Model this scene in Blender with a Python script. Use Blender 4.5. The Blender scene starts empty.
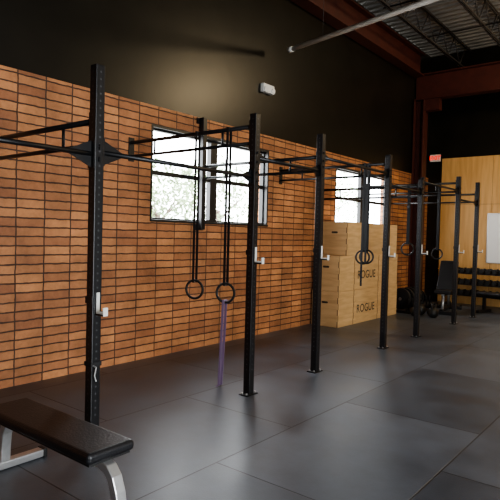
import bpy, bmesh, math, random
from mathutils import Vector, Matrix
random.seed(4)
scene = bpy.context.scene
COL = scene.collection
try: scene.view_settings.look = 'AgX - Medium High Contrast'
except Exception: pass

# ---------------------------------------------------------------- materials
def new_mat(name):
    m = bpy.data.materials.new(name); m.use_nodes = True
    nt = m.node_tree; b = nt.nodes["Principled BSDF"]
    return m, nt, b
def simple(name, col, rough=0.5, metal=0.0, noise=0.0, scale=20, bump=0.0):
    m, nt, b = new_mat(name)
    b.inputs["Roughness"].default_value = rough
    b.inputs["Metallic"].default_value = metal
    geo = nt.nodes.new("ShaderNodeNewGeometry")
    n = nt.nodes.new("ShaderNodeTexNoise"); n.inputs["Scale"].default_value = scale
    n.inputs["Detail"].default_value = 4
    nt.links.new(geo.outputs["Position"], n.inputs["Vector"])
    r = nt.nodes.new("ShaderNodeValToRGB")
    r.color_ramp.elements[0].position = .3; r.color_ramp.elements[1].position = .7
    k = noise
    r.color_ramp.elements[0].color = tuple(c*(1-k) for c in col)+(1,)
    r.color_ramp.elements[1].color = tuple(min(1, c*(1+k)) for c in col)+(1,)
    nt.links.new(n.outputs["Fac"], r.inputs["Fac"])
    nt.links.new(r.outputs["Color"], b.inputs["Base Color"])
    if bump:
        bp = nt.nodes.new("ShaderNodeBump"); bp.inputs["Strength"].default_value = bump
        bp.inputs["Distance"].default_value = .01
        nt.links.new(n.outputs["Fac"], bp.inputs["Height"])
        nt.links.new(bp.outputs["Normal"], b.inputs["Normal"])
    return m

def yz_vector(nt, a="Y", b="Z"):
    geo = nt.nodes.new("ShaderNodeNewGeometry")
    s = nt.nodes.new("ShaderNodeSeparateXYZ"); c = nt.nodes.new("ShaderNodeCombineXYZ")
    nt.links.new(geo.outputs["Position"], s.inputs[0])
    nt.links.new(s.outputs[a], c.inputs["X"]); nt.links.new(s.outputs[b], c.inputs["Y"])
    return c, geo

def brick_mat():
    m, nt, b = new_mat("brick_stack_bond")
    c, geo = yz_vector(nt)
    br = nt.nodes.new("ShaderNodeTexBrick")
    br.offset = 0.0; br.squash = 1.0
    br.inputs["Scale"].default_value = 1
    br.inputs["Brick Width"].default_value = 0.305
    br.inputs["Row Height"].default_value = 0.094
    br.inputs["Mortar Size"].default_value = 0.008
    br.inputs["Mortar Smooth"].default_value = 0.35
    br.inputs["Color1"].default_value = (0.56, 0.245, 0.098, 1)
    br.inputs["Color2"].default_value = (0.33, 0.130, 0.055, 1)
    br.inputs["Mortar"].default_value = (0.085, 0.042, 0.025, 1)
    nd = nt.nodes.new("ShaderNodeTexNoise"); nd.inputs["Scale"].default_value = 9; nd.inputs["Detail"].default_value=4
    nt.links.new(geo.outputs["Position"], nd.inputs["Vector"])
    sc = nt.nodes.new("ShaderNodeVectorMath"); sc.operation='SCALE'; sc.inputs[3].default_value=.022
    ad = nt.nodes.new("ShaderNodeVectorMath"); ad.operation='ADD'
    nt.links.new(nd.outputs["Color"], sc.inputs[0]); nt.links.new(c.outputs[0], ad.inputs[0]); nt.links.new(sc.outputs[0], ad.inputs[1])
    nt.links.new(ad.outputs[0], br.inputs["Vector"])
    n = nt.nodes.new("ShaderNodeTexNoise"); n.inputs["Scale"].default_value = 2.2; n.inputs["Detail"].default_value = 9
    n.inputs["Roughness"].default_value=.72
    nt.links.new(geo.outputs["Position"], n.inputs["Vector"])
    mr = nt.nodes.new("ShaderNodeMapRange"); mr.inputs[1].default_value=.3; mr.inputs[2].default_value=.7
    mr.inputs[3].default_value=.58; mr.inputs[4].default_value=1.28
    nt.links.new(n.outputs["Fac"], mr.inputs[0])
    mx = nt.nodes.new("ShaderNodeMix"); mx.data_type='RGBA'; mx.blend_type='MULTIPLY'; mx.inputs[0].default_value=1
    nt.links.new(br.outputs["Color"], mx.inputs[6]); nt.links.new(mr.outputs[0], mx.inputs[7])
    nt.links.new(mx.outputs[2], b.inputs["Base Color"])
    b.inputs["Roughness"].default_value=.62
    n2 = nt.nodes.new("ShaderNodeTexNoise"); n2.inputs["Scale"].default_value = 38; n2.inputs["Detail"].default_value=4
    nt.links.new(geo.outputs["Position"], n2.inputs["Vector"])
    ma = nt.nodes.new("ShaderNodeMath"); ma.operation='MULTIPLY_ADD'; ma.inputs[1].default_value=.5
    inv = nt.nodes.new("ShaderNodeMath"); inv.operation='SUBTRACT'; inv.inputs[0].default_value=1
    nt.links.new(br.outputs["Fac"], inv.inputs[1])
    nt.links.new(n2.outputs["Fac"], ma.inputs[0]); nt.links.new(inv.outputs[0], ma.inputs[2])
    bp = nt.nodes.new("ShaderNodeBump"); bp.inputs["Strength"].default_value=1; bp.inputs["Distance"].default_value=.018
    nt.links.new(ma.outputs[0], bp.inputs["Height"]); nt.links.new(bp.outputs["Normal"], b.inputs["Normal"])
    return m

def mat_floor():
    m, nt, b = new_mat("rubber_floor_mats")
    c, geo = yz_vector(nt, "Y", "X")
    br = nt.nodes.new("ShaderNodeTexBrick"); br.offset=.5
    br.inputs["Scale"].default_value=1
    br.inputs["Brick Width"].default_value=1.83; br.inputs["Row Height"].default_value=1.22
    br.inputs["Mortar Size"].default_value=.007; br.inputs["Mortar Smooth"].default_value=.4
    br.inputs["Color1"].default_value=(.062,.072,.090,1)
    br.inputs["Color2"].default_value=(.094,.107,.130,1)
    br.inputs["Mortar"].default_value=(.012,.012,.014,1)
    nt.links.new(c.outputs[0], br.inputs["Vector"])
    n = nt.nodes.new("ShaderNodeTexNoise"); n.inputs["Scale"].default_value=1.5; n.inputs["Detail"].default_value=6
    n.inputs["Roughness"].default_value=.62
    nt.links.new(geo.outputs["Position"], n.inputs["Vector"])
    mr = nt.nodes.new("ShaderNodeMapRange"); mr.inputs[1].default_value=.3; mr.inputs[2].default_value=.7
    mr.inputs[3].default_value=.65; mr.inputs[4].default_value=1.4
    nt.links.new(n.outputs["Fac"], mr.inputs[0])
    mx = nt.nodes.new("ShaderNodeMix"); mx.data_type='RGBA'; mx.blend_type='MULTIPLY'; mx.inputs[0].default_value=1
    nt.links.new(br.outputs["Color"], mx.inputs[6]); nt.links.new(mr.outputs[0], mx.inputs[7])
    nt.links.new(mx.outputs[2], b.inputs["Base Color"])
    mr2 = nt.nodes.new("ShaderNodeMapRange"); mr2.inputs[1].default_value=.3; mr2.inputs[2].default_value=.7
    mr2.inputs[3].default_value=.32; mr2.inputs[4].default_value=.46
    nt.links.new(n.outputs["Fac"], mr2.inputs[0]); nt.links.new(mr2.outputs[0], b.inputs["Roughness"])
    n2 = nt.nodes.new("ShaderNodeTexNoise"); n2.inputs["Scale"].default_value=90
    nt.links.new(geo.outputs["Position"], n2.inputs["Vector"])
    su = nt.nodes.new("ShaderNodeMath"); su.operation='SUBTRACT'
    m3 = nt.nodes.new("ShaderNodeMath"); m3.operation='MULTIPLY'; m3.inputs[1].default_value=.3
    nt.links.new(n2.outputs["Fac"], m3.inputs[0]); nt.links.new(m3.outputs[0], su.inputs[0]); nt.links.new(br.outputs["Fac"], su.inputs[1])
    bp = nt.nodes.new("ShaderNodeBump"); bp.inputs["Strength"].default_value=.4; bp.inputs["Distance"].default_value=.006
    nt.links.new(su.outputs[0], bp.inputs["Height"]); nt.links.new(bp.outputs["Normal"], b.inputs["Normal"])
    return m

def wood(name, c1, c2, vertical=False, scale=3):
    m, nt, b = new_mat(name)
    geo = nt.nodes.new("ShaderNodeNewGeometry")
    mp = nt.nodes.new("ShaderNodeMapping")
    mp.inputs["Scale"].default_value = (8,8,.7) if vertical else (1.2,1.2,9)
    nt.links.new(geo.outputs["Position"], mp.inputs["Vector"])
    n = nt.nodes.new("ShaderNodeTexNoise"); n.inputs["Scale"].default_value=scale; n.inputs["Detail"].default_value=6
    n.inputs["Distortion"].default_value=.6
    nt.links.new(mp.outputs[0], n.inputs["Vector"])
    r = nt.nodes.new("ShaderNodeValToRGB")
    r.color_ramp.elements[0].position=.35; r.color_ramp.elements[1].position=.65
    r.color_ramp.elements[0].color=c1+(1,); r.color_ramp.elements[1].color=c2+(1,)
    nt.links.new(n.outputs["Fac"], r.inputs["Fac"]); nt.links.new(r.outputs["Color"], b.inputs["Base Color"])
    b.inputs["Roughness"].default_value=.5
    return m

M_BRICK = brick_mat(); M_FLOOR = mat_floor()
M_BLACKWALL = simple("black_painted_wall", (.010,.008,.005), .34, 0, .25, 3, .12)
M_BLACKWALL.node_tree.nodes["Principled BSDF"].inputs["Specular IOR Level"].default_value=.4
M_STEEL = simple("black_powdercoat", (.006,.006,.007), .42, 0, .2, 40)
M_HOLE = simple("hole_dark", (.05,.05,.055), .6)
M_BOLT = simple("zinc_bolt", (.45,.45,.45), .35, .9)
M_REDSTEEL = simple("red_oxide_steel", (.060,.013,.008), .55, 0, .2, 6)
M_DECK = simple("metal_deck", (.20,.19,.175), .6, .1, .15, 3)
M_JOIST = simple("joist_steel", (.045,.04,.038), .5, .3, .1, 5)
M_WINF = simple("window_black_frame", (.012,.012,.012), .4)
M_PLY = wood("plywood_wall", (.60,.33,.11), (.72,.43,.17), True, 1.6)
M_BOXW = wood("plyo_birch", (.56,.35,.16), (.68,.45,.22), False, 2)
M_BOXEDGE = simple("plyo_edge", (.20,.11,.05), .7)
M_INK = simple("black_ink", (.04,.03,.02), .6)
M_VINYL = simple("black_vinyl", (.010,.010,.012), .42, 0, .2, 80, .2)
M_SILVER = simple("silver_paint", (.55,.55,.55), .32, .7, .05, 30)
M_WHITE = simple("white_plastic", (.75,.73,.68), .45)
M_UHMW = simple("jcup_liner", (.72,.71,.67), .5)
M_BLK = simple("black_rubber", (.012,.012,.012), .5)
M_STRAP = simple("nylon_strap", (.012,.012,.013), .75)
M_PURPLE = simple("purple_latex", (.24,.17,.29), .5)
M_PIPE = simple("pale_pipe", (.62,.60,.55), .4)
M_WB = simple("whiteboard_surface", (.85,.86,.86), .25)
M_CONC = simple("outer_wall_grey", (.18,.165,.15), .8, 0, .1, 3)
M_LEAF = simple("tree_foliage", (.22,.30,.16), .8, 0, .6, 3)
M_BARK = simple("tree_bark", (.12,.09,.07), .9, 0, .3, 8)
M_PAVE = simple("outdoor_paving", (.35,.34,.32), .9, 0, .1, 2)

m, nt, b = new_mat("exit_red"); M_EXIT = m
b.inputs["Base Color"].default_value=(.8,.04,.02,1)
b.inputs["Emission Color"].default_value=(1,.06,.03,1); b.inputs["Emission Strength"].default_value=1.0

# ---------------------------------------------------------------- helpers
def link(o, parent=None):
    COL.objects.link(o)
    if parent:
        o.parent = parent
        o.matrix_parent_inverse = Matrix.Translation(-parent.location)
    return o
def empty(name, loc):
    e = bpy.data.objects.new(name, None); e.location = loc; e.empty_display_size=.1
    COL.objects.link(e); return e
def mesh_obj(name, bm, mats, parent=None, smooth=False, bevel=0, seg=2):
    me = bpy.data.meshes.new(name); bm.normal_update(); bm.to_mesh(me); bm.free()
    for mm in (mats if isinstance(mats,(list,tuple)) else [mats]): me.materials.append(mm)
    if smooth:
        for p in me.polygons: p.use_smooth=True
    o = bpy.data.objects.new(name, me); link(o, parent)
    if bevel:
        md = o.modifiers.new("bev","BEVEL"); md.width=bevel; md.segments=seg; md.limit_method='ANGLE'
    return o
def bm_box(bm, lo, hi, mi=0):
    x0,y0,z0=lo; x1,y1,z1=hi
    v=[bm.verts.new(p) for p in [(x0,y0,z0),(x1,y0,z0),(x1,y1,z0),(x0,y1,z0),(x0,y0,z1),(x1,y0,z1),(x1,y1,z1),(x0,y1,z1)]]
    for f in [(3,2,1,0),(4,5,6,7),(0,1,5,4),(1,2,6,5),(2,3,7,6),(3,0,4,7)]:
        fc=bm.faces.new([v[i] for i in f]); fc.material_index=mi
def boxes(name, lst, mat, parent=None, bevel=0, seg=2):
    bm=bmesh.new()
    for lo,hi in lst: bm_box(bm,lo,hi)
    return mesh_obj(name,bm,mat,parent,bevel=bevel,seg=seg)
def bm_cyl(bm, p1, p2, r, n=14, r2=None, mi=0):
    p1=Vector(p1); p2=Vector(p2); d=p2-p1; L=d.length
    M=Matrix.Translation((p1+p2)/2) @ d.to_track_quat('Z','Y').to_matrix().to_4x4()
    res=bmesh.ops.create_cone(bm,cap_ends=True,cap_tris=False,segments=n,radius1=r,radius2=r if r2 is None else r2,depth=L,matrix=M)
    fs=set()
    for v in res['verts']:
        for f in v.link_faces: fs.add(f)
    for f in fs:
        f.material_index=mi
        if len(f.verts)==4: f.smooth=True
def cyls(name, lst, mat, parent=None, n=14):
    bm=bmesh.new()
    for a in lst: bm_cyl(bm,a[0],a[1],a[2],n)
    return mesh_obj(name,bm,mat,parent)
def path(name, pts, r, mat, parent=None, cyclic=False):
    cu=bpy.data.curves.new(name,'CURVE'); cu.dimensions='3D'; cu.use_fill_caps=True
    cu.bevel_depth=r; cu.bevel_resolution=4
    sp=cu.splines.new('NURBS'); sp.order_u=3; sp.use_endpoint_u=not cyclic
    sp.points.add(len(pts)-1)
    for i,p in enumerate(pts): sp.points[i].co=(*p,1)
    sp.use_cyclic_u=cyclic
    cu.materials.append(mat)
    o=bpy.data.objects.new(name,cu); return link(o,parent)
def torus(name, c, R, r, axis, mat, parent):
    bm=bmesh.new(); N=36; K=12
    q=Vector(axis).normalized().to_track_quat('Z','Y').to_matrix()
    rows=[]
    for i in range(N):
        a=2*math.pi*i/N; row=[]
        for j in range(K):
            t=2*math.pi*j/K
            p=Vector(((R+r*math.cos(t))*math.cos(a),(R+r*math.cos(t))*math.sin(a),r*math.sin(t)))
            row.append(bm.verts.new(Vector(c)+q@p))
        rows.append(row)
    for i in range(N):
        for j in range(K):
            bm.faces.new([rows[i][j],rows[(i+1)%N][j],rows[(i+1)%N][(j+1)%K],rows[i][(j+1)%K]])
    return mesh_obj(name,bm,mat,parent,smooth=True)

# ---------------------------------------------------------------- room shell
WX=-5.15; YF=13.7; YB=-4.0; XR=5.2; ZC=6.2
ZB=3.13; W1=(4.45,6.87); W2=(8.98,11.40); WZ=(1.70,2.90)
T=.22
boxes("floor",[((WX-T,YB-T,-.12),(XR+T,YF+T,0))],M_FLOOR)
def seg(y0,y1,z0,z1): return ((WX-T,y0,z0),(WX,y1,z1))
wl=[seg(YB,W1[0],0,ZB),seg(W1[0],W1[1],0,WZ[0]),seg(W1[0],W1[1],WZ[1],ZB),
    seg(W1[1],W2[0],0,ZB),seg(W2[0],W2[1],0,WZ[0]),seg(W2[0],W2[1],WZ[1],ZB),seg(W2[1],YF,0,ZB)]
boxes("wall_left",wl,M_BRICK)
boxes("wall_left_upper",[((WX-T,YB,ZB),(WX-.03,YF,ZC))],M_BLACKWALL)
boxes("wall_far",[((WX-T,YF,0),(XR+T,YF+T,ZC))],M_BLACKWALL)
boxes("wall_back",[((WX-T,YB-T,0),(XR+T,YB,ZC))],M_CONC)
G0,G1,GZ=-1.5,3.8,3.3
boxes("wall_right",[((XR,YB,0),(XR+T,G0,ZC)),((XR,G1,0),(XR+T,YF,ZC)),((XR,G0,GZ),(XR+T,G1,ZC))],M_CONC)
bm=bmesh.new(); y=YB; prof=[]
while y<YF:
    prof += [(y,ZC),(y+.09,ZC),(y+.11,ZC+.05),(y+.19,ZC+.05)]; y+=.21
prof.append((YF,ZC))
va=[bm.verts.new((WX-T,p[0],p[1])) for p in prof]; vb=[bm.verts.new((XR+T,p[0],p[1])) for p in prof]
for i in range(len(prof)-1): bm.faces.new([va[i],va[i+1],vb[i+1],vb[i]])
bm_box(bm,(WX-T,YB-T,ZC+.06),(XR+T,YF+T,ZC+.12))
mesh_obj("ceiling",bm,M_DECK)

# outdoors beyond the windows
boxes("ground_outside",[((-40,-15,-.16),(WX-T-.01,40,-.06))],M_PAVE)
def tree(idx,x,y,h,R):
    e=empty("tree" if idx==0 else "tree.%03d"%idx,(x,y,-.06))
    bm=bmesh.new(); bm_cyl(bm,(x,y,-.06),(x+.05,y+.04,h),.14,12,r2=.07)
    for k in range(5):
        a=k*1.26; bm_cyl(bm,(x,y,h-.5+.08*k),(x+R*.6*math.cos(a),y+R*.6*math.sin(a),h+.4+.1*k),.05,8,r2=.015)
    mesh_obj("trunk",bm,M_BARK,e)
    bm=bmesh.new(); rr=random.Random(idx+7)
    for k in range(900):
        while True:
            p=Vector((rr.uniform(-1,1),rr.uniform(-1,1),rr.uniform(-1,1)))
            if p.length<1: break
        c=Vector((x,y,h+R*.35))+Vector((p.x*R,p.y*R,p.z*R*.8)); s=.09
        d=Vector((rr.uniform(-1,1),rr.uniform(-1,1),rr.uniform(-1,1))).normalized(); q=d.orthogonal().normalized(); w=d.cross(q)
        bm.faces.new([bm.verts.new(c+d*s),bm.verts.new(c+q*s*.5),bm.verts.new(c-d*s),bm.verts.new(c-q*s*.5)])
    mesh_obj("foliage",bm,M_LEAF,e)
tree(0,-13.0,11.5,2.2,1.5); tree(1,-14.5,16.0,2.5,1.9); tree(2,-15,25,3.0,2.4)

# plywood panelling on far wall
e=empty("plywood_panelling",(-2,YF-.02,0))
x=-4.80; i=0
while x<3.5:
    for j,(z0,z1) in enumerate([(0.0,2.44),(2.446,3.60)]):
        boxes("sheet_%d_%d"%(i,j),[((x,YF-.02,z0),(x+1.214,YF-.001,z1))],M_PLY,e,bevel=.002)
    x+=1.22; i+=1

# windows
def window(name, y0,y1, mull, munt):
    e=empty(name,(WX-.08,(y0+y1)/2,WZ[0])); xa,xb=WX-.13,WX-.06; f=.055
    z0,z1=WZ
    L=[((xa,y0,z0),(xb,y0+f,z1)),((xa,y1-f,z0),(xb,y1,z1)),((xa,y0+f,z0),(xb,y1-f,z0+f)),((xa,y0+f,z1-f),(xb,y1-f,z1))]
    for ym,w in mull: L.append(((xa-.005,ym-w/2,z0+f),(xb+.005,ym+w/2,z1-f)))
    boxes("frame",L,M_WINF,e,bevel=.004)
    L=[]
    for a,b_,z in munt: L.append(((xa+.01,a,z-.028),(xb-.01,b_,z+.028)))
    boxes("muntins",L,M_WINF,e,bevel=.003)
    boxes("sill",[((WX-.06,y0,z0),(WX+.02,y1,z0+.03))],M_WINF,e,bevel=.004)
    boxes("jambs",[((WX-.06,y0,z0+.03),(WX+.004,y0+.03,z1)),((WX-.06,y1-.03,z0+.03),(WX+.004,y1,z1)),((WX-.06,y0+.03,z1-.03),(WX+.004,y1-.03,z1))],M_WINF,e)
window("window_1",*W1,[(5.66,.14)],[(W1[0]+.05,5.59,2.32),(5.73,W1[1]-.05,2.32)])
window("window_2",*W2,[(10.19,.12)],[(W2[0]+.05,10.13,2.32),(10.25,W2[1]-.05,2.32)])

# red steel frame
YC=12.72
e=empty("steel_frame",(WX+.2,YC,0))
x=WX+.13; w=.26; y0=YB+.01; y1=YC-.15; z0=5.40; z1=5.92
boxes("eave_beam",[((x-w/2,y0,z0),(x+w/2,y1,z0+.03)),((x-w/2,y0,z1-.03),(x+w/2,y1,z1)),((x-.012,y0,z0+.03),(x+.012,y1,z1-.03))],M_REDSTEEL,e,bevel=.003)
boxes("cross_beam",[((WX,YC-.13,4.87),(XR-.01,YC+.13,4.90)),((WX,YC-.13,5.45),(XR-.01,YC+.13,5.48)),((WX,YC-.01,4.90),(XR-.01,YC+.01,5.45))],M_REDSTEEL,e,bevel=.003)
boxes("column",[((WX+.002,YC-.13,0),(WX+.03,YC+.13,4.87)),((WX+.23,YC-.13,0),(WX+.26,YC+.13,4.87)),((WX+.03,YC-.01,0),(WX+.23,YC+.01,4.87))],M_REDSTEEL,e,bevel=.003)
boxes("haunch",[((WX+.26,YC-.1,4.6),(WX+.6,YC+.1,4.87))],M_REDSTEEL,e)

# open web joists along Y
for k,x in enumerate([-4.2,-3.1,-2.0,-.9,.3,1.5,2.7,3.9]):
    bm=bmesh.new()
    zt,zb=ZC-.03,5.62
    for dx in (-.035,.015):
        bm_box(bm,(x+dx,YB+.05,zt-.03),(x+dx+.02,YF-.05,zt)); bm_box(bm,(x+dx,YB+.05,zb),(x+dx+.02,YF-.05,zb+.03))
    y=YB+.1; up=True
    while y+.4<YF:
        a=(x-.005,y,zb+.02 if up else zt-.02); c=(x-.005,y+.4,zt-.02 if up else zb+.02)
        bm_cyl(bm,a,c,.012,6); y+=.4; up=not up
    mesh_obj("roof_joist" if k==0 else "roof_joist.%03d"%k,bm,M_JOIST)
cyls("joist_bridging",[((-4.3,yy,5.64),(4.0,yy,5.64),.014) for yy in (6.2,9.0,10.8)],M_JOIST,None,8)

# pale tube under the roof
e=empty("ceiling_tube_light",(-3,6.7,4.4))
cyls("tube",[((-4.83,6.92,4.43),(.4,6.2,4.60),.036)],M_PIPE,e,20)
cyls("end_caps",[((-4.86,6.924,4.43),(-4.78,6.913,4.432),.044),((.34,6.21,4.598),(.42,6.2,4.60),.044)],M_PIPE,e,20)
cyls("hangers",[((-.9,6.38,4.58),(-.9,6.38,5.62),.004),((-4.2,6.83,4.47),(-4.2,6.83,5.62),.003)],M_JOIST,e,8)

# emergency light
e=empty("emergency_light",(WX,6.78,3.80))
boxes("housing",[((WX-.03,6.64,3.78),(WX+.04,6.92,3.91))],M_WHITE,e,bevel=.010)
bm=bmesh.new()
for yy in (6.69,6.87):
    bm_cyl(bm,(WX+.035,yy,3.82),(WX+.06,yy,3.815),.042,20)
mesh_obj("lamp_heads",bm,M_WHITE,e)
# exit sign
e=empty("exit_sign",(-4.95,YF-.05,3.6))
boxes("housing",[((-5.10,YF-.06,3.53),(-4.84,YF-.021,3.71))],M_WHITE,e,bevel=.006)
fc=bpy.data.curves.new("letters","FONT"); fc.body="EXIT"; fc.size=.14; fc.extrude=.004; fc.align_x='CENTER'; fc.align_y='CENTER'; fc.offset=.004
fc.materials.append(M_EXIT); o=bpy.data.objects.new("letters",fc); o.location=(-4.97,YF-.065,3.62); o.rotation_euler=(math.pi/2,0,0); link(o,e)
# whiteboard
e=empty("whiteboard",(-3.1,YF-.03,1.05))
bx0=-3.66; bx1=-2.2
boxes("surface",[((bx0+.02,YF-.04,1.05),(bx1-.02,YF-.02,2.2))],M_WB,e)
boxes("rim",[((bx0,YF-.05,1.03),(bx1,YF-.021,1.05)),((bx0,YF-.05,2.2),(bx1,YF-.021,2.22)),((bx0,YF-.05,1.05),(bx0+.02,YF-.021,2.2)),((bx1-.02,YF-.05,1.05),(bx1,YF-.021,2.2))],M_SILVER,e)

# ---------------------------------------------------------------- pull-up rig
RX=-3.28; H=.038
YS=[1.10,2.33,4.14,5.37,7.20,8.43,10.26,11.45]
TOP=[2.74,2.74,2.74,2.74,2.74,2.52,2.74,2.74]
rig=empty("pull_up_rig",(RX,6,0))
for i,(y,zt) in enumerate(zip(YS,TOP)):
    boxes("upright_%d"%i,[((RX-H,y-H,.01),(RX+H,y+H,zt))],M_STEEL,rig,bevel=.006)
    boxes("base_plate_%d"%i,[((RX-.055,y-.085,0),(RX+.055,y+.085,.010))],M_STEEL,rig,bevel=.002)
    bm=bmesh.new()
    for s in (-1,1):
        bm_cyl(bm,(RX+.03*s,y-.065,.010),(RX+.03*s,y-.065,.026),.010,6); bm_cyl(bm,(RX+.03*s,y+.065,.010),(RX+.03*s,y+.065,.026),.010,6)
    mesh_obj("floor_bolts_%d"%i,bm,M_BOLT,rig)
    bm=bmesh.new(); z=.25
    while z<zt-.03:
        bm_cyl(bm,(RX,y-H-.0006,z),(RX,y+H+.0006,z),.008,10)
        bm_cyl(bm,(RX-H-.0006,y,z),(RX+H+.0006,y,z),.008,10)
        z+=.0508
    mesh_obj("hole_pattern_%d"%i,bm,M_HOLE,rig)
CR={0:(2.34,2.17),1:(2.35,2.18),2:(2.62,2.46),3:(2.48,2.32),4:(2.62,2.46),5:(2.40,2.24),6:(2.62,2.46),7:(2.5,2.34)}
for i,(a,b_) in CR.items():
    y=YS[i]
    bm=bmesh.new()
    bm_cyl(bm,(WX+.01,y,a),(RX-H,y,a),.021); bm_cyl(bm,(WX+.01,y,b_),(RX-H,y,b_),.017)
    for xx in (WX+.42,RX-.42): bm_cyl(bm,(xx,y,a),(xx,y,b_),.012)
    bm_box(bm,(WX+.001,y-.04,b_-.06),(WX+.012,y+.04,a+.06))
    bm_box(bm,(RX-H-.008,y-.035,b_-.06),(RX-H,y+.035,a+.06))
    mesh_obj("wall_crossmember_%d"%i,bm,M_STEEL,rig)
LB=[2.11,2.13,2.32,2.48,2.32,2.48,2.32]
for i,z in enumerate(LB):
    y0,y1=YS[i]+H,YS[i+1]-H
    bm=bmesh.new()
    bm_cyl(bm,(RX,y0,z),(RX,y1,z),.018)
    for yy,s in ((y0,1),(y1,-1)):
        big=1.4 if (i==0 and s==-1) or (i==1 and s==1) else 1
        g=.07*big; l=.14*big
        bm_box(bm,(RX-.035,min(yy,yy+s*.008),z-g),(RX+.035,max(yy,yy+s*.008),z+g))
        v=[bm.verts.new(p) for p in [(RX-.004,yy,z+g),(RX-.004,yy+s*l,z+.012),(RX-.004,yy+s*l,z-.012),(RX-.004,yy,z-g),
                                     (RX+.004,yy,z+g),(RX+.004,yy+s*l,z+.012),(RX+.004,yy+s*l,z-.012),(RX+.004,yy,z-g)]]
        for f in [(0,1,2,3),(7,6,5,4),(0,4,5,1),(1,5,6,2),(2,6,7,3),(3,7,4,0)]: bm.faces.new([v[k] for k in f])
        for dz in (-.045,.045): bm_cyl(bm,(RX+H,yy-s*H,z+dz),(RX+H+.012,yy-s*H,z+dz),.012,6)
    mesh_obj("pull_up_bar_%d"%i,bm,M_STEEL,rig)
boxes("window_post",[((WX+.02,5.27,1.62),(WX+.096,5.346,3.12))],M_STEEL,rig,bevel=.005)
boxes("post_brackets",[((WX+.001,5.23,3.04),(WX+.02,5.39,3.12)),((WX+.001,5.23,1.61),(WX+.02,5.39,1.69))],M_STEEL,rig)
JZ={1:1.03,2:1.35,3:1.36,4:1.36,5:1.38,6:1.38,7:1.38}
for i,z in JZ.items():
    y=YS[i]; x=RX+H; bm=bmesh.new()
    bm_box(bm,(x,y-.026,z-.06),(x+.006,y+.026,z+.10),1)
    bm_box(bm,(x+.006,y-.014,z-.05),(x+.014,y+.014,z+.10),0)
    bm_box(bm,(x+.006,y-.022,z-.06),(x+.10,y+.022,z-.048),1)
    bm_box(bm,(x+.014,y-.020,z-.048),(x+.092,y+.020,z-.036),0)
    bm_box(bm,(x+.092,y-.020,z-.06),(x+.102,y+.020,z+.0),0)
    bm_box(bm,(RX-H-.004,y-H-.008,z+.02),(x+.006,y-H,z+.07),1)
    mesh_obj("j_cup_%d"%i,bm,[M_UHMW,M_STEEL],rig,bevel=.003)

e=empty("band_strap",(RX,YS[1],.54))
boxes("loop",[((RX-H-.006,YS[1]-H-.006,.60),(RX+H+.006,YS[1]-H,.63)),((RX+H,YS[1]-H,.60),(RX+H+.006,YS[1]+H,.63)),
              ((RX-H-.006,YS[1]-H,.60),(RX-H,YS[1]+H,.63)),((RX-H-.006,YS[1]+H,.60),(RX+H+.006,YS[1]+H+.006,.63))],M_STRAP,e,bevel=.002)
path("tail",[(RX+H+.006,YS[1]-.03,.61),(RX+H+.03,YS[1]-.02,.60),(RX+H+.025,YS[1]-.03,.54),(RX+H+.03,YS[1]-.02,.50)],.005,M_SILVER,e)

def rings(idx, y, items, bar_z, axis):
    e=empty("gymnastic_rings" if idx==0 else "gymnastic_rings.%03d"%idx,(items[0][0],y,items[0][1]))
    for k,(x,z,tail) in enumerate(items):
        torus("ring_%d"%k,(x,y,z),.096,.013,axis,M_BLK,e)
        zt=z+.095; w=.016
        bm=bmesh.new()
        bm_box(bm,(x-w,y-.026,zt),(x+w,y-.023,bar_z)); bm_box(bm,(x-w,y+.023,zt),(x+w,y+.026,bar_z))
        bm_box(bm,(x-w,y-.026,bar_z),(x+w,y+.026,bar_z+.024)); bm_box(bm,(x-w,y-.026,zt-.022),(x+w,y+.026,zt-.018))
        bm_box(bm,(x-w,y-.026,zt-.018),(x+w,y-.023,zt)); bm_box(bm,(x-w,y+.023,zt-.018),(x+w,y+.026,zt))
        mesh_obj("strap_%d"%k,bm,M_STRAP,e)
        boxes("buckle_%d"%k,[((x-.020,y-.034,bar_z-.34),(x+.020,y-.026,bar_z-.30))],M_HOLE,e,bevel=.002)
        if tail: boxes("strap_tail_%d"%k,[((x-w,y-.036,z-tail),(x+w,y-.033,bar_z-.3))],M_STRAP,e)
rings(0,YS[2],[(-4.05,.97,0),(-3.61,.97,0)],2.62,(.35,-1,0))
rings(1,YS[4],[(-3.64,1.28,.42),(-3.58,1.29,.1)],2.62,(.3,-1,0))
rings(2,YS[5],[(-3.47,1.40,0)],2.40,(.3,-1,0))
rings(3,YS[6],[(-3.64,1.29,0)],2.62,(.3,-1,0))

bx=-3.61; by=YS[2]
e=empty("resistance_band",(bx,by,0))
bm=bmesh.new()
def ribbon(bm,pts,w,t):
    prev=None
    for p in pts:
        p=Vector(p); q=[bm.verts.new(p+Vector((dx,dy,0))) for dx,dy in ((-w/2,-t/2),(w/2,-t/2),(w/2,t/2),(-w/2,t/2))]
        if prev:
            for k in range(4): bm.faces.new([prev[k],prev[(k+1)%4],q[(k+1)%4],q[k]])
        else: bm.faces.new(q[::-1])
        prev=q
    bm.faces.new(prev)
ribbon(bm,[(bx-.01,by-.02,.90),(bx-.02,by-.022,.6),(bx-.035,by-.02,.3),(bx-.045,by-.02,.02),(bx-.07,by-.03,.004)],.030,.005)
ribbon(bm,[(bx-.006,by+.02,.90),(bx-.018,by+.022,.6),(bx-.033,by+.02,.3),(bx-.048,by+.02,.02),(bx-.09,by+.03,.004)],.030,.005)
bm_box(bm,(bx-.024,by-.024,.888),(bx+.010,by+.024,.898))
mesh_obj("band",bm,M_PURPLE,e)

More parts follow.
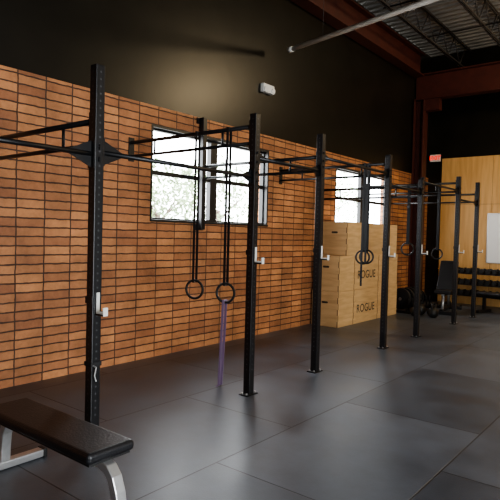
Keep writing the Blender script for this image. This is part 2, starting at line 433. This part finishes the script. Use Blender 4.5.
# ---------------------------------------------------------------- weight bench
e=empty("weight_bench",(-2.85,1.76,0))
BY0,BY1=1.60,1.90; yc=(BY0+BY1)/2; dx=.02
boxes("pad",[((-3.42+dx,BY0,.385),(-2.30+dx,BY1,.445))],M_VINYL,e,bevel=.022,seg=4)
boxes("pad_board",[((-3.40+dx,BY0+.02,.372),(-2.32+dx,BY1-.02,.386))],M_BLK,e)
boxes("spine",[((-3.30+dx,yc-.03,.31),(-2.42+dx,yc+.03,.372))],M_SILVER,e,bevel=.006)
def legpath(nm,pts):
    bm=bmesh.new(); prev=None; n=len(pts)
    for i,p in enumerate(pts):
        a=Vector(pts[max(0,i-1)]); c=Vector(pts[min(n-1,i+1)]); t=(c-a).normalized(); nn=Vector((-t.y,t.x))
        q=[]
        for s,u in ((-1,-1),(1,-1),(1,1),(-1,1)):
            w=Vector((p[0]+dx,p[1]))+nn*.026*s; q.append(bm.verts.new((w.x,yc+.032*u,w.y)))
        if prev:
            for k in range(4): bm.faces.new([prev[k],prev[(k+1)%4],q[(k+1)%4],q[k]])
        else: bm.faces.new(q)
        prev=q
    bm.faces.new(prev[::-1]); bmesh.ops.recalc_face_normals(bm,faces=bm.faces)
    mesh_obj(nm,bm,M_SILVER,e,bevel=.006)
legpath("leg_front",[(-2.46,.345),(-2.38,.345),(-2.32,.33),(-2.28,.29),(-2.25,.22),(-2.235,.14),(-2.225,.05)])
legpath("leg_rear",[(-3.26,.345),(-3.33,.34),(-3.38,.31),(-3.41,.25),(-3.425,.15),(-3.43,.05)])
boxes("foot_front",[((-2.24,yc-.27,.004),(-2.17,yc+.27,.055))],M_SILVER,e,bevel=.008)
boxes("foot_rear",[((-3.45,yc-.27,.004),(-3.38,yc+.27,.055))],M_SILVER,e,bevel=.008)
boxes("foot_caps",[((-3.455,yc-.29,0),(-3.375,yc-.262,.06)),((-3.455,yc+.262,0),(-3.375,yc+.29,.06)),((-2.245,yc-.29,0),(-2.165,yc-.262,.06)),((-2.245,yc+.262,0),(-2.165,yc+.29,.06))],M_BLK,e,bevel=.004)

# ---------------------------------------------------------------- plyo boxes
cnt=[0]
def plyo(y0,L,z0,Hh,D,label=True,x0=WX+.04,size=.14):
    k=cnt[0]; cnt[0]+=1
    e=empty("plyo_box" if k==0 else "plyo_box.%03d"%k,(x0+D/2,y0+L/2,z0))
    y1=y0+L-.010; z1=z0+Hh-.002; x1=x0+D
    t=.018
    bm=bmesh.new()
    bm_box(bm,(x1-t,y0,z0),(x1,y1,z1)); bm_box(bm,(x0,y0,z0),(x0+t,y1,z1))
    bm_box(bm,(x0+t,y0,z0),(x1-t,y0+t,z1)); bm_box(bm,(x0+t,y1-t,z0),(x1-t,y1,z1))
    bm_box(bm,(x0+t,y0+t,z1-t),(x1-t,y1-t,z1)); bm_box(bm,(x0+t,y0+t,z0),(x1-t,y1-t,z0+t))
    mesh_obj("panels",bm,M_BOXW,e,bevel=.005)
    bm=bmesh.new(); nf=6; hh=(z1-z0)/nf
    for j in range(nf):
        if j%2==0: bm_box(bm,(x1-t,y0-.001,z0+j*hh),(x1+.0005,y0+.0005,z0+(j+1)*hh))
        else: bm_box(bm,(x1-.0005,y0,z0+j*hh),(x1+.001,y0+t,z0+(j+1)*hh))
    mesh_obj("finger_joints",bm,M_BOXEDGE,e)
    bm=bmesh.new(); cx=(x0+x1)/2; cz=z0+Hh*.68
    vs=[]
    for a in range(24):
        th=2*math.pi*a/24; sx=.045 if math.cos(th)>0 else -.045
        vs.append(bm.verts.new((cx+sx+.018*math.cos(th),y0-.0012,cz+.018*math.sin(th))))
    bm.faces.new(vs); mesh_obj("hand_slot",bm,M_INK,e)
    if label:
        fc=bpy.data.curves.new("stencil","FONT"); fc.body="ROGUE"; fc.size=size; fc.extrude=.0006; fc.align_x='CENTER'; fc.align_y='CENTER'; fc.space_character=1.05; fc.offset=.002
        fc.materials.append(M_INK); o=bpy.data.objects.new("stencil",fc); o.location=(x1+.001,(y0+y1)/2,z0+Hh*.42); o.rotation_euler=(math.pi/2,0,math.pi/2); link(o,e)
plyo(8.20,.56,0,.62,.53,False); plyo(8.76,.98,0,.62,.53,size=.21); plyo(9.74,.92,0,.62,.53,False)
plyo(8.22,.56,.62,.62,.52,False); plyo(8.78,.98,.62,.62,.52,size=.21); plyo(9.76,.90,.62,.62,.52,False)
plyo(8.50,.76,1.24,.60,.50,False); plyo(9.26,.76,1.24,.60,.50,False); plyo(10.02,.62,1.24,.60,.50,False)

# ---------------------------------------------------------------- far equipment
def xf(e,loc,rot): e.location=loc; e.rotation_euler=(0,0,rot)
e=empty("adjustable_bench",(0,0,0))
boxes("base",[((-.04,-.55,.04),(.04,.60,.10)),((-.28,-.60,.0),(.28,-.53,.07)),((-.22,.56,.0),(.22,.63,.07))],M_STEEL,e,bevel=.008)
boxes("seat_pad",[((-.17,-.50,.42),(.17,-.12,.50))],M_VINYL,e,bevel=.02,seg=3)
o=boxes("back_pad",[((-.19,0,-.03),(.19,.82,.05))],M_VINYL,e,bevel=.02,seg=3); o.location=(0,-.10,.46); o.rotation_euler=(math.radians(48),0,0)
cyls("supports",[((0,-.40,.08),(0,-.30,.43),.03),((0,.45,.08),(0,.20,.74),.026),((0,-.45,.40),(0,.0,.42),.025)],M_SILVER,e,12)
cyls("wheels",[((-.26,.60,.05),(-.22,.60,.05),.05),((.22,.60,.05),(.26,.60,.05),.05)],M_BLK,e,18)
xf(e,(-3.98,11.85,0),math.radians(10))

def plate(bm,c,ax,R,t):
    c=Vector(c); a=Vector(ax)
    bm_cyl(bm,c-a*t/2,c+a*t/2,R,28,mi=0); bm_cyl(bm,c-a*(t/2+.004),c+a*(t/2+.004),R*.42,20,mi=0); bm_cyl(bm,c-a*(t/2+.006),c+a*(t/2+.006),.035,14,mi=1)
e=empty("weight_plate_rack",(-4.6,11.0,0))
boxes("rails",[((-4.90,10.85,.05),(-4.86,12.2,.09)),((-4.46,10.85,.05),(-4.42,12.2,.09)),((-4.94,10.85,0),(-4.38,10.90,.05)),((-4.94,12.15,0),(-4.38,12.20,.05))],M_STEEL,e)
y=10.95; L=[]
while y<12.2: L.append(((-4.88,y,.09),(-4.88,y,.30),.012)); L.append(((-4.44,y,.09),(-4.44,y,.30),.012)); y+=.2
cyls("dividers",L,M_STEEL,e,8)
bm=bmesh.new()
for k,R in enumerate([.225,.225,.225,.225,.19,.17]):
    plate(bm,(-4.66,11.05+.2*k,R+.07 if R<.2 else R+.055),(0,1,0),R,.07 if R>.2 else .05)
mesh_obj("plates",bm,[M_BLK,M_BOLT],e)

# dumbbell rack against the far wall
e=empty("dumbbell_rack",(-3.9,13.3,0))
A0,A1=-4.45,-2.55
L=[]
for xx in (A0,A1):
    L+=[((xx-.03,13.0,0),(xx+.03,13.55,.05)),((xx-.025,13.42,.05),(xx+.025,13.49,.86))]
    for z in (.26,.52,.78): L.append(((xx-.02,13.08,z-.05),(xx+.02,13.42,z-.01)))
for z in (.26,.52,.78):
    L+=[((A0,13.10,z-.01),(A1,13.14,z+.02)),((A0,13.34,z-.01),(A1,13.38,z+.03))]
boxes("rack_frame",L,M_STEEL,e,bevel=.003)
bm=bmesh.new()
for z in (.26,.52,.78):
    x=A0+.12
    while x<A1-.06:
        bm_cyl(bm,(x,13.07,z+.075),(x,13.17,z+.075),.058,6,mi=0); bm_cyl(bm,(x,13.31,z+.075),(x,13.41,z+.075),.058,6,mi=0)
        bm_cyl(bm,(x,13.17,z+.075),(x,13.31,z+.075),.015,10,mi=1); x+=.145
mesh_obj("dumbbells",bm,[M_BLK,M_BOLT],e)

e=empty("flat_bench",(0,0,0))
boxes("pad",[((-.14,-.55,.38),(.14,.55,.45))],M_VINYL,e,bevel=.02,seg=3)
boxes("frame",[((-.03,-.45,.32),(.03,.45,.38)),((-.03,-.42,.06),(.03,-.36,.32)),((-.03,.36,.06),(.03,.42,.32)),((-.25,-.43,0),(.25,-.36,.06)),((-.25,.36,0),(.25,.43,.06))],M_STEEL,e,bevel=.006)
xf(e,(-2.95,12.3,0),math.radians(75))
def kettlebell(idx,x,y,s):
    e=empty("kettlebell" if idx==0 else "kettlebell.%03d"%idx,(x,y,0))
    bm=bmesh.new(); bmesh.ops.create_uvsphere(bm,u_segments=20,v_segments=14,radius=.11*s,matrix=Matrix.Translation((x,y,.10*s)))
    for v in bm.verts: v.co.z=max(v.co.z,0)
    mesh_obj("bell",bm,M_BLK,e,smooth=True)
    path("handle",[(x,y-.07*s,.17*s),(x,y-.085*s,.25*s),(x,y-.04*s,.29*s),(x,y+.04*s,.29*s),(x,y+.085*s,.25*s),(x,y+.07*s,.17*s)],.017*s,M_BLK,e)
for i,(x,y,s) in enumerate([(-4.16,10.62,1),(-4.19,10.93,1.1),(-3.85,10.75,1)]): kettlebell(i,x,y,s)

# ---------------------------------------------------------------- lights
w=bpy.data.worlds.new("daylight"); scene.world=w; w.use_nodes=True
nt=w.node_tree; bg=nt.nodes["Background"]
bg.inputs["Color"].default_value=(.93,.97,1,1); bg.inputs["Strength"].default_value=17
def area(name,loc,rot,sx,sy,power,col=(1,1,1),portal=False):
    l=bpy.data.lights.new(name,'AREA'); l.shape='RECTANGLE'; l.size=sx; l.size_y=sy; l.energy=power; l.color=col
    if portal: l.cycles.is_portal=True
    o=bpy.data.objects.new(name,l); o.location=loc; o.rotation_euler=rot; COL.objects.link(o); return o
area("portal_garage_door",(XR+.05,(G0+G1)/2,GZ/2),(0,math.radians(90),0),GZ,G1-G0,1,portal=True)
area("portal_window_1",(WX-.15,sum(W1)/2,sum(WZ)/2),(0,math.radians(-90),0),1.19,2.4,1,portal=True)
area("portal_window_2",(WX-.15,sum(W2)/2,sum(WZ)/2),(0,math.radians(-90),0),1.19,2.4,1,portal=True)
e=empty("pendant_lamp",(0.2,10.5,5.3))
bm=bmesh.new(); bm_cyl(bm,(.2,10.5,5.62),(.2,10.5,5.74),.14,28,r2=.06); bm_cyl(bm,(.2,10.5,5.74),(.2,10.5,6.2),.008,8)
mesh_obj("shade",bm,M_SILVER,e)
l=bpy.data.lights.new("bulb",'POINT'); l.energy=480; l.color=(1,.78,.48); l.shadow_soft_size=.28
o=bpy.data.objects.new("bulb",l); o.location=(.2,10.5,5.33); link(o,e)

# ---------------------------------------------------------------- camera
th=math.radians(38.6); p=math.radians(-1.64); a=math.radians(1.45)
f=Vector((-math.sin(th)*math.cos(p),math.cos(th)*math.cos(p),math.sin(p)))
r0=Vector((math.cos(th),math.sin(th),0)); u0=r0.cross(f)
r=r0*math.cos(a)+u0*math.sin(a); u=u0*math.cos(a)-r0*math.sin(a)
cam=bpy.data.cameras.new("camera"); cam.sensor_width=36; cam.lens=541/500*36
co=bpy.data.objects.new("camera",cam)
Mx=Matrix((r,u,-f)).transposed().to_4x4(); Mx.translation=Vector((0,0,1.57))
co.matrix_world=Mx; COL.objects.link(co); scene.camera=co
